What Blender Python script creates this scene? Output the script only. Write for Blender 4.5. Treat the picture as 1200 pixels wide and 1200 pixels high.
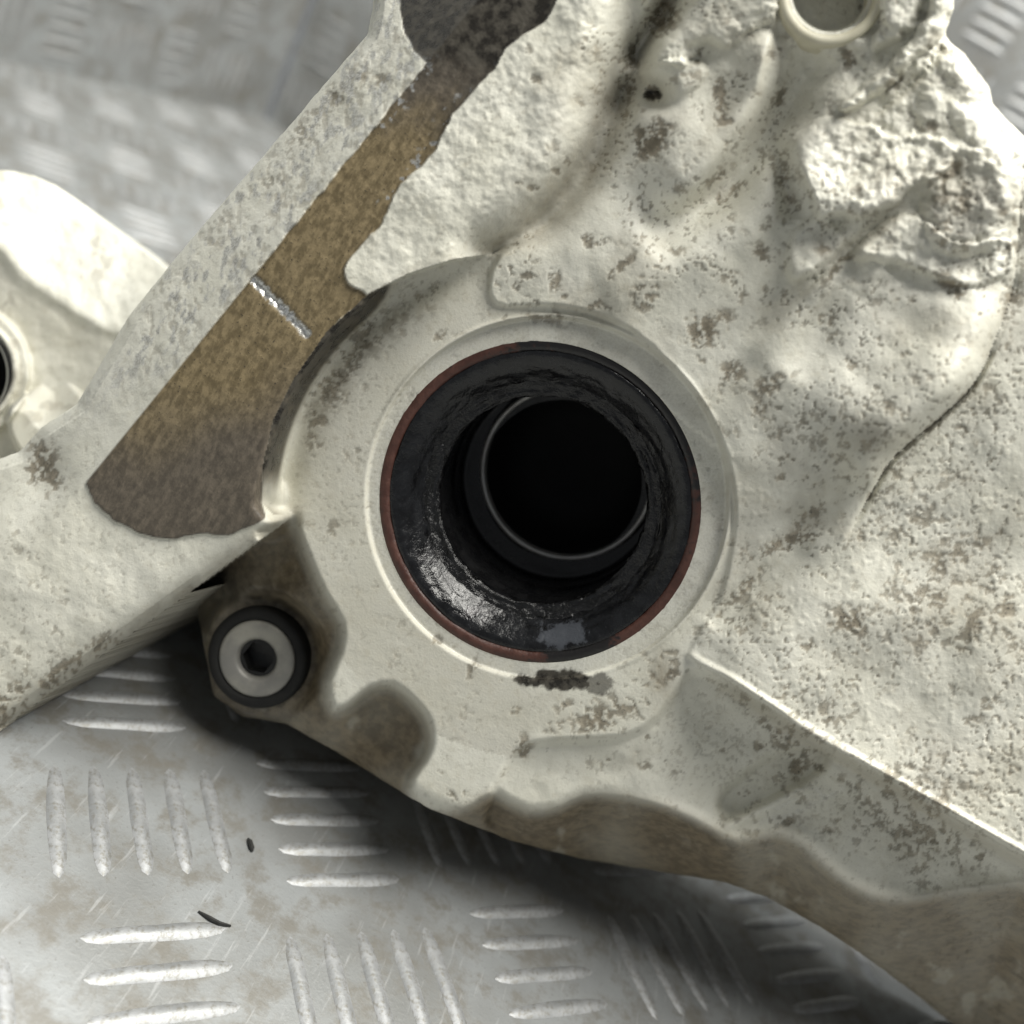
import bpy, bmesh, math
import numpy as np
from mathutils import Vector, Matrix

# ------------------------------------------------------------------ camera
S = 0.000157            # metres for one unit (one photo pixel at the bore face)
F = 1200.0              # focal length in the same units
HCAM = 1050.0           # camera height over the bench, same units
nb = Vector((.463, .782, .417)).normalized()      # bench normal in camera axes
fb = Vector((0, 0, -1))
Yw = (fb - fb.dot(nb) * nb).normalized()
Zw = nb
Xw = Yw.cross(Zw).normalized()
M3 = Matrix((Xw, Yw, Zw))
MN = np.array(M3)
CAM = np.array([0, 0, HCAM * S])

scene = bpy.context.scene
for o in list(bpy.data.objects):
    bpy.data.objects.remove(o)
col = scene.collection

cam_d = bpy.data.cameras.new('camera')
cam = bpy.data.objects.new('camera', cam_d)
col.objects.link(cam)
cam.matrix_world = Matrix.Translation(Vector(CAM)) @ M3.to_4x4()
cam_d.sensor_width = 36
cam_d.lens = 36
cam_d.clip_start = 0.005
cam_d.clip_end = 20
cam_d.dof.use_dof = True
cam_d.dof.focus_distance = 1200 * S
cam_d.dof.aperture_fstop = 11.0
scene.camera = cam

# ------------------------------------------------------------------ world and lamps
world = bpy.data.worlds.new('World')
scene.world = world
world.use_nodes = True
bg = world.node_tree.nodes['Background']
bg.inputs[0].default_value = (0.92, 0.96, 1.0, 1)
bg.inputs[1].default_value = 0.20

def area_lamp(name, pos, target, sx, sy, power, colr):
    l = bpy.data.lights.new(name, 'AREA')
    l.shape = 'RECTANGLE'
    l.size = sx
    l.size_y = sy
    l.energy = power
    l.color = colr
    o = bpy.data.objects.new(name, l)
    col.objects.link(o)
    o.location = pos
    o.rotation_euler = (Vector(target) - Vector(pos)).to_track_quat('-Z', 'Y').to_euler()
    return o

area_lamp('added_rear_lamp', (0.16, 0.20, 1.00), (0.02, 0.20, 0.05), 0.80, 0.50, 24.0, (1.0, 0.978, 0.915))
area_lamp('added_rear_lamp', (-0.55, 0.95, 1.00), (-0.15, 0.45, 0.0), 0.6, 0.25, 7.0, (0.93, 0.97, 1.0))  # unseen lamp, added to brighten the far bench and rear casting

scene.view_settings.view_transform = 'Standard'
scene.view_settings.look = 'None'
scene.view_settings.exposure = 0.0
scene.view_settings.gamma = 1.0
scene.view_settings.use_curve_mapping = False
scene.render.engine = 'CYCLES'
scene.cycles.max_bounces = 5
scene.cycles.diffuse_bounces = 3
scene.cycles.glossy_bounces = 2

# ------------------------------------------------------------------ geometry helpers
def unproj(px, py, d):
    """photo pixel and depth along the axis (units) -> world metres"""
    px = np.asarray(px, float); py = np.asarray(py, float); d = np.asarray(d, float)
    px, py, d = np.broadcast_arrays(px, py, d)
    pb = np.stack([(px - 600) / F * d, -(py - 600) / F * d, -d], -1) * S
    return pb @ MN.T + CAM

def bench_pt(px, py, h=0.0):
    """point of the bench (raised by h metres) under a photo pixel"""
    r = unproj(px, py, 1.0) - CAM
    t = (h - CAM[2]) / r[..., 2]
    return CAM + r * t[..., None]

def bench_depth(px, py):
    px = np.asarray(px, float); py = np.asarray(py, float)
    k = (-nb.x * (px - 600) + nb.y * (py - 600) + nb.z * F) / F
    return np.where(k > 0.02, HCAM / np.maximum(k, 0.02), 1e5)

rng = np.random.RandomState(7)
TAB = rng.rand(16, 256, 256).astype(np.float32)

def vnoise(x, y, seed=0):
    xi = np.floor(x).astype(int); yi = np.floor(y).astype(int)
    fx = (x - xi).astype(np.float32); fy = (y - yi).astype(np.float32)
    fx = fx * fx * fx * (fx * (fx * 6 - 15) + 10); fy = fy * fy * fy * (fy * (fy * 6 - 15) + 10)
    T = TAB[seed % 16]
    a = T[xi & 255, yi & 255]; b = T[(xi + 1) & 255, yi & 255]
    c = T[xi & 255, (yi + 1) & 255]; d = T[(xi + 1) & 255, (yi + 1) & 255]
    return (a + (b - a) * fx) * (1 - fy) + (c + (d - c) * fx) * fy

def fbm(x, y, scale, octv=4, seed=0, gain=0.5, rot=0.6):
    """roughly 0..1, mean 0.5"""
    u = x / scale; v = y / scale
    s = 0; a = 1.0; t = 0
    c, q = math.cos(rot), math.sin(rot)
    for i in range(octv):
        s = s + a * vnoise(u + 17.3 * i, v + 9.1 * i, seed + i)
        t += a; a *= gain
        u, v = (c * u - q * v) * 2.03, (q * u + c * v) * 2.03
    return s / t

def sst(a, b, x):
    t = np.clip((x - a) / (b - a), 0, 1)
    return t * t * (3 - 2 * t)

def smooth_pts(pts, closed, n=4):
    P = np.array(pts, float); L = len(P); out = []
    rngi = range(L) if closed else range(L - 1)
    for i in rngi:
        if closed:
            p0, p1, p2, p3 = P[i - 1], P[i], P[(i + 1) % L], P[(i + 2) % L]
        else:
            p0, p1, p2, p3 = P[max(i - 1, 0)], P[i], P[i + 1], P[min(i + 2, L - 1)]
        for k in range(n):
            t = k / n
            out.append(0.5 * ((2 * p1) + (p2 - p0) * t + (2 * p0 - 5 * p1 + 4 * p2 - p3) * t * t + (3 * p1 - p0 - 3 * p2 + p3) * t ** 3))
    if not closed:
        out.append(P[-1])
    return np.array(out)

class Grid:
    """regular net of photo pixels; distance fields are computed on a 3x coarser net"""
    def __init__(self, x0, x1, y0, y1, step):
        self.step = step
        nx = int(round((x1 - x0) / step / 3)) * 3 + 1
        ny = int(round((y1 - y0) / step / 3)) * 3 + 1
        self.xs = (x0 + step * np.arange(nx)).astype(np.float32)
        self.ys = (y0 + step * np.arange(ny)).astype(np.float32)
        self.X, self.Y = np.meshgrid(self.xs, self.ys)
        self.cX, self.cY = np.meshgrid(self.xs[::3], self.ys[::3])

    def up(self, c):
        ny, nx = self.X.shape
        def axis(a, n):
            i = np.arange(n); i0 = np.minimum(i // 3, a.shape[0] - 2); f = ((i - i0 * 3) / 3.0).astype(np.float32)
            return a[i0] * (1 - f)[:, None] + a[i0 + 1] * f[:, None]
        t = axis(c.astype(np.float32), ny)
        return axis(t.T.copy(), nx).T

    def _d2(self, P, closed):
        x, y = self.cX, self.cY
        best = np.full(x.shape, 1e12, np.float32); inside = np.zeros(x.shape, bool)
        side = np.zeros(x.shape, np.float32); par = np.zeros(x.shape, np.float32)
        n = len(P); m = n if closed else n - 1
        for i in range(m):
            ax, ay = P[i]; bx, by = P[(i + 1) % n]
            dx, dy = bx - ax, by - ay
            l2 = dx * dx + dy * dy + 1e-9
            tr = ((x - ax) * dx + (y - ay) * dy) / l2
            t = np.clip(tr, 0, 1)
            qx = x - ax - t * dx; qy = y - ay - t * dy
            d = qx * qx + qy * qy
            k = d < best
            best = np.where(k, d, best)
            if closed:
                c = ((ay > y) != (by > y))
                with np.errstate(divide='ignore', invalid='ignore'):
                    xx = ax + (y - ay) * dx / (dy if abs(dy) > 1e-9 else 1e-9)
                inside ^= c & (x < xx)
            else:
                cr = dx * (y - ay) - dy * (x - ax)
                side = np.where(k, np.sign(cr), side)
                par = np.where(k, (i + t) / m, par)
        return np.sqrt(best), inside, side, par

    def poly(self, pts, sm=3):
        """signed distance, positive inside"""
        P = smooth_pts(pts, True, sm) if sm > 1 else np.array(pts, float)
        d, ins, _, _ = self._d2(P, True)
        return self.up(np.where(ins, d, -d))

    def line(self, pts, sm=4):
        """distance, signed distance (positive to the right of travel in the picture), parameter"""
        P = smooth_pts(pts, False, sm) if sm > 1 else np.array(pts, float)
        d, _, s, p = self._d2(P, False)
        return self.up(d), self.up(d * s), self.up(p)

def link(name, me, mat, parent=None):
    o = bpy.data.objects.new(name, me)
    col.objects.link(o)
    if mat is not None:
        me.materials.append(mat)
    if parent is not None:
        set_parent(o, parent)
    return o

def set_parent(o, p):
    o.parent = p
    o.matrix_parent_inverse = p.matrix_basis.inverted() if p.parent is None else (p.parent.matrix_basis @ p.matrix_parent_inverse.copy() @ p.matrix_basis).inverted() if False else world_of(p).inverted()

def world_of(p):
    m = p.matrix_basis
    if p.parent is not None:
        m = world_of(p.parent) @ p.matrix_parent_inverse @ m
    return m

def raw_mesh(name, V, Fc, attrs=None, smooth=True):
    me = bpy.data.meshes.new(name)
    V = np.asarray(V, np.float32)
    Fq = [np.asarray(f, np.int32) for f in (Fc if isinstance(Fc, list) else [Fc]) if len(f)]
    me.vertices.add(len(V)); me.vertices.foreach_set('co', V.ravel())
    loops = np.concatenate([f.ravel() for f in Fq])
    tot = np.concatenate([np.full(len(f), f.shape[1], np.int32) for f in Fq])
    start = np.concatenate([[0], np.cumsum(tot)[:-1]]).astype(np.int32)
    me.loops.add(len(loops)); me.loops.foreach_set('vertex_index', loops)
    me.polygons.add(len(tot)); me.polygons.foreach_set('loop_start', start)
    me.update(calc_edges=True)
    me.polygons.foreach_set('use_smooth', np.full(len(tot), smooth, bool))
    for k, a in (attrs or {}).items():
        at = me.attributes.new(k, 'FLOAT', 'POINT')
        at.data.foreach_set('value', np.asarray(a, np.float32).ravel())
    me.validate()
    return me

def relief(name, g, w, keep, attrs, back, regions):
    """height net -> closed-sided mesh objects.  keep: signed field, kept where > 0 and the rim
    snapped to its zero line.  back: how far the rim walls run away from the viewer."""
    X = g.X.copy(); Y = g.Y.copy(); W = w.copy()
    ins = keep > 0
    cell = ins[:-1, :-1] | ins[1:, :-1] | ins[:-1, 1:] | ins[1:, 1:]
    gy, gx = np.gradient(keep, g.step)
    gl = gx * gx + gy * gy + 1e-6
    used = np.zeros_like(ins)
    used[:-1, :-1] |= cell; used[1:, :-1] |= cell; used[:-1, 1:] |= cell; used[1:, 1:] |= cell
    mv = used & ~ins
    lim = g.step * 1.6
    sx = np.clip(-keep * gx / gl, -lim, lim); sy = np.clip(-keep * gy / gl, -lim, lim)
    X[mv] += sx[mv]; Y[mv] += sy[mv]
    idx = np.full(X.shape, -1, np.int64); idx[used] = np.arange(used.sum())
    V = unproj(X[used], Y[used], F - W[used])
    A = {k: a[used] for k, a in attrs.items()}
    j, i = np.nonzero(cell)
    q = np.stack([idx[j + 1, i], idx[j + 1, i + 1], idx[j, i + 1], idx[j, i]], -1)
    # rim walls
    E = np.concatenate([q[:, [0, 1]], q[:, [1, 2]], q[:, [2, 3]], q[:, [3, 0]]])
    key = E[:, 0] * (len(V) + 1) + E[:, 1]; rkey = E[:, 1] * (len(V) + 1) + E[:, 0]
    rim = E[~np.isin(key, rkey)]
    rv = np.unique(rim); mp = np.full(len(V), -1, np.int64); mp[rv] = len(V) + np.arange(len(rv)); mf = mp + len(rv)
    fw = MN @ np.array([0, 0, -1.0])
    P = V[rv]
    dep = F - W[used][rv]
    t = np.maximum(back - dep, 40) * S
    tb = np.where(fw[2] < -1e-6, (0.0006 - P[:, 2]) / fw[2], 1e9)
    t = np.clip(np.minimum(t, tb), 0.0004, None)
    V2 = np.concatenate([V, P + t[:, None] * fw, P])
    A2 = {k: np.concatenate([a, a[rv], a[rv]]) for k, a in A.items()}
    wall = np.stack([mf[rim[:, 1]], mf[rim[:, 0]], mp[rim[:, 0]], mp[rim[:, 1]]], -1)
    nxt = {int(a): int(b) for a, b in rim}
    loops = []; seen = set()
    for st in nxt:
        if st in seen: continue
        lp = [st]; seen.add(st); c = nxt[st]
        while c != st and c in nxt and c not in seen:
            lp.append(c); seen.add(c); c = nxt[c]
        loops.append(lp)
    big = max(loops, key=len)
    cap_loop = mp[np.array(big[::9])][::-1]
    res = []
    cr = regions[j, i] if regions is not None else np.zeros(len(j), int)
    for r in np.unique(cr):
        fc = q[cr == r]
        if r == 0:
            fc = np.concatenate([fc, wall])
        u = np.unique(fc); m = np.full(len(V2), -1, np.int64); m[u] = np.arange(len(u))
        fl = [m[fc]]
        if r == 0:
            fl.append(m[cap_loop][None, :])
        res.append((r, raw_mesh(name, V2[u], fl, {k: a[u] for k, a in A2.items()})))
    return res

# ------------------------------------------------------------------ material helpers
class NT:
    def __init__(self, name):
        self.m = bpy.data.materials.new(name)
        self.m.use_nodes = True
        self.t = self.m.node_tree
        self.b = self.t.nodes['Principled BSDF']
    def n(self, typ, **kw):
        nd = self.t.nodes.new(typ)
        for k, v in kw.items():
            setattr(nd, k, v)
        return nd
    def l(self, a, b):
        self.t.links.new(a, b)
    def put(self, sock, v):
        if hasattr(v, 'links'):
            self.l(v, sock)
        else:
            sock.default_value = v
    def attr(self, name):
        return self.n('ShaderNodeAttribute', attribute_name=name).outputs['Fac']
    def noise(self, scale, detail=4, rough=0.55, vec=None, out='Fac'):
        nd = self.n('ShaderNodeTexNoise')
        nd.inputs['Scale'].default_value = scale
        nd.inputs['Detail'].default_value = detail
        nd.inputs['Roughness'].default_value = rough
        self.l(vec if vec is not None else self.coord(), nd.inputs['Vector'])
        return nd.outputs[out]
    def coord(self, scale=None, rot=None):
        tc = self.n('ShaderNodeTexCoord').outputs['Object']
        if scale is None and rot is None:
            return tc
        mp = self.n('ShaderNodeMapping')
        if scale: mp.inputs['Scale'].default_value = scale
        if rot: mp.inputs['Rotation'].default_value = rot
        self.l(tc, mp.inputs['Vector'])
        return mp.outputs[0]
    def math(self, op, a, b=None, clamp=False):
        nd = self.n('ShaderNodeMath', operation=op, use_clamp=clamp)
        self.put(nd.inputs[0], a)
        if b is not None: self.put(nd.inputs[1], b)
        return nd.outputs[0]
    def ramp(self, fac, a, b, lo=0.0, hi=1.0):
        nd = self.n('ShaderNodeMapRange', interpolation_type='SMOOTHSTEP')
        self.put(nd.inputs[0], fac)
        nd.inputs[1].default_value = a; nd.inputs[2].default_value = b
        nd.inputs[3].default_value = lo; nd.inputs[4].default_value = hi
        return nd.outputs[0]
    def mix(self, fac, a, b):
        nd = self.n('ShaderNodeMix', data_type='RGBA')
        self.put(nd.inputs[0], fac)
        for s, v in ((nd.inputs[6], a), (nd.inputs[7], b)):
            if isinstance(v, tuple): s.default_value = (*v, 1) if len(v) == 3 else v
            else: self.l(v, s)
        return nd.outputs[2]
    def mixf(self, fac, a, b):
        nd = self.n('ShaderNodeMix', data_type='FLOAT')
        self.put(nd.inputs[0], fac); self.put(nd.inputs[2], a); self.put(nd.inputs[3], b)
        return nd.outputs[0]
    def bump(self, h, strength, dist):
        nd = self.n('ShaderNodeBump')
        nd.inputs['Strength'].default_value = strength
        nd.inputs['Distance'].default_value = dist
        self.l(h, nd.inputs['Height'])
        self.l(nd.outputs[0], self.b.inputs['Normal'])
    def set(self, **kw):
        for k, v in kw.items():
            self.put(self.b.inputs[k.replace('_', ' ')], (*v, 1) if isinstance(v, tuple) and len(v) == 3 else v)

def mat_casting():
    t = NT('cream_painted_casting')
    dirt_shade, brown, metal, oil_shade, tint = (t.attr(k) for k in ('dirt_shade', 'brown', 'metal', 'oil_shade', 'tint'))
    n_big = t.noise(70, 2); n_mid = t.noise(420, 4, 0.62); n_fine = t.noise(2100, 2, 0.65)
    paint = t.mix(t.ramp(n_big, .3, .7), (.69, .678, .585), (.755, .745, .66))
    paint = t.mix(t.math('MULTIPLY', t.ramp(n_mid, .52, .72), .30), paint, (.50, .47, .37))
    paint = t.mix(t.math('MULTIPLY', t.ramp(n_fine, .58, .75), .35), paint, (.44, .42, .34))
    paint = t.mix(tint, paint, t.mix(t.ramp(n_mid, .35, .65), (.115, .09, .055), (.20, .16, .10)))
    dcol = t.mix(t.ramp(n_mid, .35, .65), (.125, .105, .07), (.29, .25, .185))
    dcol = t.mix(t.ramp(n_fine, .55, .7), dcol, (.07, .06, .045))
    c = t.mix(t.math('MULTIPLY', dirt_shade, .92), paint, dcol)
    # machined gasket face: brown stain with lengthwise grain
    grain = t.noise(900, 3, .7, t.coord((1.0, 1.0, .32)))
    bcol = t.mix(t.ramp(grain, .38, .62), (.145, .112, .060), (.245, .192, .108))
    bcol = t.mix(t.ramp(n_fine, .62, .72), bcol, (.05, .04, .028))
    bcol = t.mix(t.attr('grey'), bcol, t.mix(t.ramp(grain, .35, .7), (.085, .072, .056), (.145, .122, .094)))
    c = t.mix(brown, c, bcol)
    mcol = t.mix(t.ramp(n_fine, .35, .65), (.40, .395, .37), (.78, .785, .77))
    c = t.mix(metal, c, mcol)
    c = t.mix(oil_shade, c, t.mix(t.ramp(n_mid, .4, .6), (.020, .018, .015), (.075, .068, .055)))
    rough = t.mixf(dirt_shade, .52, .75)
    rough = t.mixf(brown, rough, .50)
    rough = t.mixf(metal, rough, .33)
    rough = t.mixf(oil_shade, rough, t.ramp(n_mid, .3, .7, .18, .5))
    t.set(Base_Color=c, Roughness=rough, Metallic=t.math('MULTIPLY', metal, .85))
    t.b.inputs['Specular IOR Level'].default_value = .4
    t.bump(n_fine, .35, .0002)
    return t.m

def mat_simple(name, c0, c1, rough, metallic=0.0, nscale=400, bump=.2, bdist=.0003, r1=None, c2=None):
    t = NT(name)
    n1 = t.noise(nscale, 5, .6); n2 = t.noise(nscale * 5, 3, .6)
    c = t.mix(t.ramp(n1, .35, .65), c0, c1)
    if c2 is not None:
        c = t.mix(t.ramp(n2, .56, .68), c, c2)
    t.set(Base_Color=c, Roughness=t.ramp(n1, .3, .7, rough, r1 if r1 is not None else rough), Metallic=metallic)
    if bump:
        t.bump(t.math('ADD', n1, t.math('MULTIPLY', n2, .4)), bump, bdist)
    return t.m

def mat_plate(bar=False):
    t = NT('worn_aluminium_bar' if bar else 'worn_aluminium_plate')
    n0 = t.noise(26, 3); n1 = t.noise(110, 5, .70); n2 = t.noise(1100, 4, .65)
    sc = t.noise(700, 3, .6, t.coord((1.0, .10, 1.0), (0, 0, .5)))
    if bar:
        c = t.mix(t.ramp(n1, .3, .7), (.32, .33, .335), (.48, .49, .50))
        c = t.mix(t.math('MULTIPLY', t.ramp(n2, .48, .66), .75), c, (.25, .24, .21))
    else:
        c = t.mix(t.ramp(n0, .35, .65), (.24, .245, .24), (.34, .355, .36))
        c = t.mix(t.math('MULTIPLY', t.ramp(n1, .44, .66), .75), c, (.185, .172, .145))
        c = t.mix(t.math('MULTIPLY', t.ramp(n2, .58, .72), .5), c, (.15, .14, .12))
        c = t.mix(t.math('MULTIPLY', t.ramp(sc, .60, .72), .35), c, (.55, .56, .57))
    t.set(Base_Color=c, Metallic=.45 if bar else .22, Roughness=t.ramp(n1, .3, .7, .46 if bar else .38, .62 if bar else .55))
    t.bump(t.math('ADD', n1, t.math('MULTIPLY', n2, .5)), .35, .0004)
    return t.m

M_CAST = mat_casting()
M_PLATE = mat_plate(); M_BAR = mat_plate(True)
M_RUB = mat_simple('black_oily_rubber', (.006, .006, .007), (.020, .021, .024), .22, 0, 350, .55, .0007, .42, (.045, .045, .048))
M_LIP = mat_simple('greasy_black_seal_lip', (.003, .003, .003), (.008, .008, .009), .10, 0, 420, .6, .0009, .26, (.02, .02, .02))
M_RIM = mat_simple('red_brown_seal_coating', (.085, .030, .020), (.125, .048, .032), .40, 0, 300, .1)
M_SLEEVE = mat_simple('oily_dark_steel', (.010, .010, .011), (.022, .022, .023), .22, .3, 300, .2, .0003, .34)
def mat_stained(name, c0, c1, cs, rough, rs):
    t = NT(name)
    n1 = t.noise(350, 5, .65); n2 = t.noise(1500, 2)
    st = t.ramp(t.math('ADD', t.attr('stain'), t.math('MULTIPLY', t.math('SUBTRACT', n1, .5), 1.3)), .42, .62)
    c = t.mix(t.ramp(n1, .35, .65), c0, c1)
    c = t.mix(t.math('MULTIPLY', t.ramp(n2, .64, .74), .35), c, (.04, .04, .042))
    t.set(Base_Color=t.mix(st, c, cs), Roughness=t.mixf(st, t.ramp(n1, .3, .7, rough, rough + .2), rs))
    t.bump(n1, .45, .0008)
    return t.m
M_RUB = mat_stained('black_oily_rubber', (.0035, .0035, .004), (.009, .0095, .011), (.055, .060, .070), .11, .36)
M_RIM = mat_stained('red_brown_seal_coating', (.055, .021, .015), (.085, .034, .024), (.012, .011, .011), .40, .3)
M_STEEL = mat_simple('dull_grey_steel', (.22, .215, .20), (.34, .33, .29), .5, .3, 120, .12, .0003, .6)
M_DARK = mat_simple('bore_shade_black', (.003, .003, .003), (.005, .005, .005), .7, 0, 300, 0)  # near-black colour stands in for the deep shade inside the bores
M_EDGE = mat_simple('bright_machined_steel_edge', (.55, .53, .50), (.66, .65, .62), .42, .6, 260, .1)
M_BLACK = mat_simple('black_rubber_ring', (.003, .003, .003), (.007, .007, .006), .75, 0, 300, .1)
M_SOCKET = mat_simple('black_socket', (.006, .006, .006), (.012, .012, .011), .35, .2, 300, .1)
M_TUBE = mat_simple('yellowed_cream_sleeve', (.56, .53, .40), (.64, .61, .48), .45, 0, 200, .15)
M_CHIP = mat_simple('black_swarf', (.012, .012, .012), (.03, .03, .028), .5, 0, 400, .2)

# ------------------------------------------------------------------ bench: tread plate with five-bar groups
def bp(px, py):
    return bench_pt(np.array([px], float), np.array([py], float))[0]

e1 = MN @ np.array([1700, -368, -1200.0]); e1[2] = 0; e1 /= np.linalg.norm(e1)      # along the rows
e2 = np.array([-e1[1], e1[0], 0.0])                                                 # along the columns, away
cells = {(0, 0): (165, 995), (1, 0): (385, 983), (0, 1): (185, 1170), (1, 1): (435, 1163), (2, 1): (632, 1122), (3, 1): (788, 1107), (4, 1): (935, 1108)}
rows_, rhs_ = [], []
for (i, j), (x, y) in cells.items():
    p = bp(x, y)
    rows_ += [[1, 0, i * e1[0] - j * e2[0]], [0, 1, i * e1[1] - j * e2[1]]]
    rhs_ += [p[0], p[1]]
sol = np.linalg.lstsq(np.array(rows_), np.array(rhs_), rcond=None)[0]
ORG = np.array([sol[0], sol[1], 0]); PITCH = float(sol[2])

def bar_mesh(L, Wd, Ht, seed=0):
    """raised lens-shaped bar, 46 triangles or so"""
    r = np.random.RandomState(seed)
    n = 8; V = []; Fc = []       # stations crowd towards the round ends
    for k in range(n + 1):
        u = math.sin(math.pi / 2 * (-1 + 2 * k / n))
        wd = Wd / 2 * (max(1 - abs(u) ** 4, 0) ** .5 * .93 + .07) * (1 + r.uniform(-.09, .09))
        ht = Ht * max(1 - abs(u) ** 3.5, 0.05) * (1 + r.uniform(-.22, .10))
        x = u * L / 2
        yo = r.uniform(-.03, .03) * Wd
        V += [(x, yo - wd, 0), (x, yo - wd * .45, ht * .93), (x, yo + wd * .45, ht), (x, yo + wd, 0)]
    for k in range(n):
        a = 4 * k; b = a + 4
        for q in range(3):
            Fc.append((a + q, b + q, b + q + 1, a + q + 1))
    return np.array(V), np.array(Fc)

def plate_obj(name, corners, thick, mat, label=None):
    """thin slab; corners counter-clockwise seen from its face"""
    P = np.array(corners, float)
    nn = np.cross(P[1] - P[0], P[2] - P[0]); nn /= np.linalg.norm(nn)
    n = len(P)
    V = np.concatenate([P, P - nn * thick])
    bm = bmesh.new()
    vs = [bm.verts.new(v) for v in V]
    bm.faces.new(vs[:n]); bm.faces.new(vs[n:][::-1])
    for i in range(n):
        k = (i + 1) % n
        bm.faces.new((vs[i], vs[n + i], vs[n + k], vs[k]))
    me = bpy.data.meshes.new(name); bm.to_mesh(me); bm.free()
    o = link(name, me, mat)
    return o

# back edge of the bench, from the photograph
bk = [bp(-60, 66), bp(0, 70), bp(70, 76), bp(140, 91), bp(210, 107), bp(310, 138)]
kd = (bk[-1] - bk[1]); kd /= np.linalg.norm(kd)
knorm = np.array([-kd[1], kd[0], 0])
if knorm[1] < 0: knorm = -knorm
A0 = bk[1] - kd * 0.35
B0 = bk[-1] + kd * 0.0
rdir = np.array([math.cos(-.15), math.sin(-.15), 0])
C0 = B0 + rdir * 1.1
bench = plate_obj('bench_plate', [(-.9, -.35, 0), (1.2, -.35, 0), (C0[0] + .3, C0[1], 0), tuple(C0), tuple(B0), tuple(bk[4]), tuple(bk[3]), tuple(bk[2]), tuple(bk[1]), tuple(A0), (-.9, A0[1], 0)], .004, M_PLATE)
bench['kind'] = 'structure'

BL, BW, BH = .64 * PITCH, .084 * PITCH, .021 * PITCH
bar_me = []
for s in range(5):
    V, Fc = bar_mesh(BL, BW, BH, s + 3)
    m = raw_mesh('tread_bar', V, Fc); m.materials.append(M_BAR); bar_me.append(m)

def in_bench(p):
    def sd(a, b):
        return (b[0] - a[0]) * (p[1] - a[1]) - (b[1] - a[1]) * (p[0] - a[0])
    return sd(A0, B0) < -.008 * np.linalg.norm(B0 - A0) and sd(B0, C0) < -.008 * np.linalg.norm(C0 - B0)

near, farV, farF, nv = [], [], [], 0
r5 = np.random.RandomState(5)
def to_px(p):
    q = (p - CAM) @ MN / S
    return 600 + q[0] / -q[2] * F, 600 - q[1] / -q[2] * F, -q[2]
for i in range(-14, 26):
    for j in range(-30, 4):
        c = ORG + PITCH * (i * e1 - j * e2)
        if not in_bench(c): continue
        u, v, dep = to_px(c)
        if dep < 300 or not (-160 < u < 1360 and -60 < v < 1380): continue
        vert = (i + j) % 2 == 0
        for b in range(5):
            off = (b - 2) * .19 * PITCH
            pos = c + (e1 if vert else e2) * off
            ang = math.atan2(e2[1], e2[0]) if vert else math.atan2(e1[1], e1[0])
            ang += r5.uniform(-.03, .03)
            if v > 780:
                near.append((pos, ang))
            else:
                V, Fc = bar_mesh(BL, BW, BH, r5.randint(1000))
                cs, sn = math.cos(ang), math.sin(ang)
                V = np.stack([V[:, 0] * cs - V[:, 1] * sn + pos[0], V[:, 0] * sn + V[:, 1] * cs + pos[1], V[:, 2] + .00003], -1)
                farV.append(V); farF.append(Fc + nv); nv += len(V)
for k, (pos, ang) in enumerate(near):
    o = bpy.data.objects.new('tread_bar', bar_me[r5.randint(5)])
    col.objects.link(o)
    o.location = (pos[0], pos[1], .00003); o.rotation_euler = (0, 0, ang)
    set_parent(o, bench)
fo = link('tread_pattern', raw_mesh('tread_pattern', np.concatenate(farV), np.concatenate(farF)), M_BAR, bench)
fo['kind'] = 'stuff'

# upstands behind the bench, same plate
def upstand(name, a, b, h, label):
    a = np.array(a); b = np.array(b); up = np.array([0, 0, 1.0])
    o = plate_obj(name, [a, b, b + up * h, a + up * h], .004, M_PLATE)
    d = (b - a); L = np.linalg.norm(d); d /= L
    nn = np.cross(d, up)
    VV, FF, n0 = [], [], 0
    for i in range(int(L / PITCH)):
        for j in range(int(h / PITCH)):
            for k in range(5):
                V, Fc = bar_mesh(BL, BW, BH, r5.randint(1000))
                off = (k - 2) * .19 * PITCH
                cu, cv = (i + .5) * PITCH, (j + .6) * PITCH
                if (i + j) % 2: x, y = V[:, 0] + cu, V[:, 1] + off + cv
                else: x, y = -V[:, 1] + off + cu, V[:, 0] + cv
                W = a + x[:, None] * d + y[:, None] * up + (V[:, 2:3] + .00003) * nn
                VV.append(W); FF.append(Fc + n0); n0 += len(W)
    w = link('tread_pattern', raw_mesh('tread_pattern', np.concatenate(VV), np.concatenate(FF)), M_BAR, o)
    w['kind'] = 'stuff'
    o['kind'] = 'structure'
    return o
upstand('back_wall', A0 + np.array([0, 0, .0]) + knorm * .0, B0, .42, '')
upstand('side_wall', B0 + rdir * .004, C0, .60, '')

# ------------------------------------------------------------------ the gearbox casting
ROOT_LOC = bp(760, 1060)
gear = bpy.data.objects.new('gearbox_housing', None)
col.objects.link(gear)
gear.location = (float(ROOT_LOC[0]), float(ROOT_LOC[1] + .03), 0.0)
gear['label'] = 'cream painted cast gearbox housing with open shaft bore, resting on tread plate bench'
gear['category'] = 'gearbox'

CX, CY = 628.0, 593.0
def basew(x, y):
    return .18 * (x - CX) + .165 * (CY - y)

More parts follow.
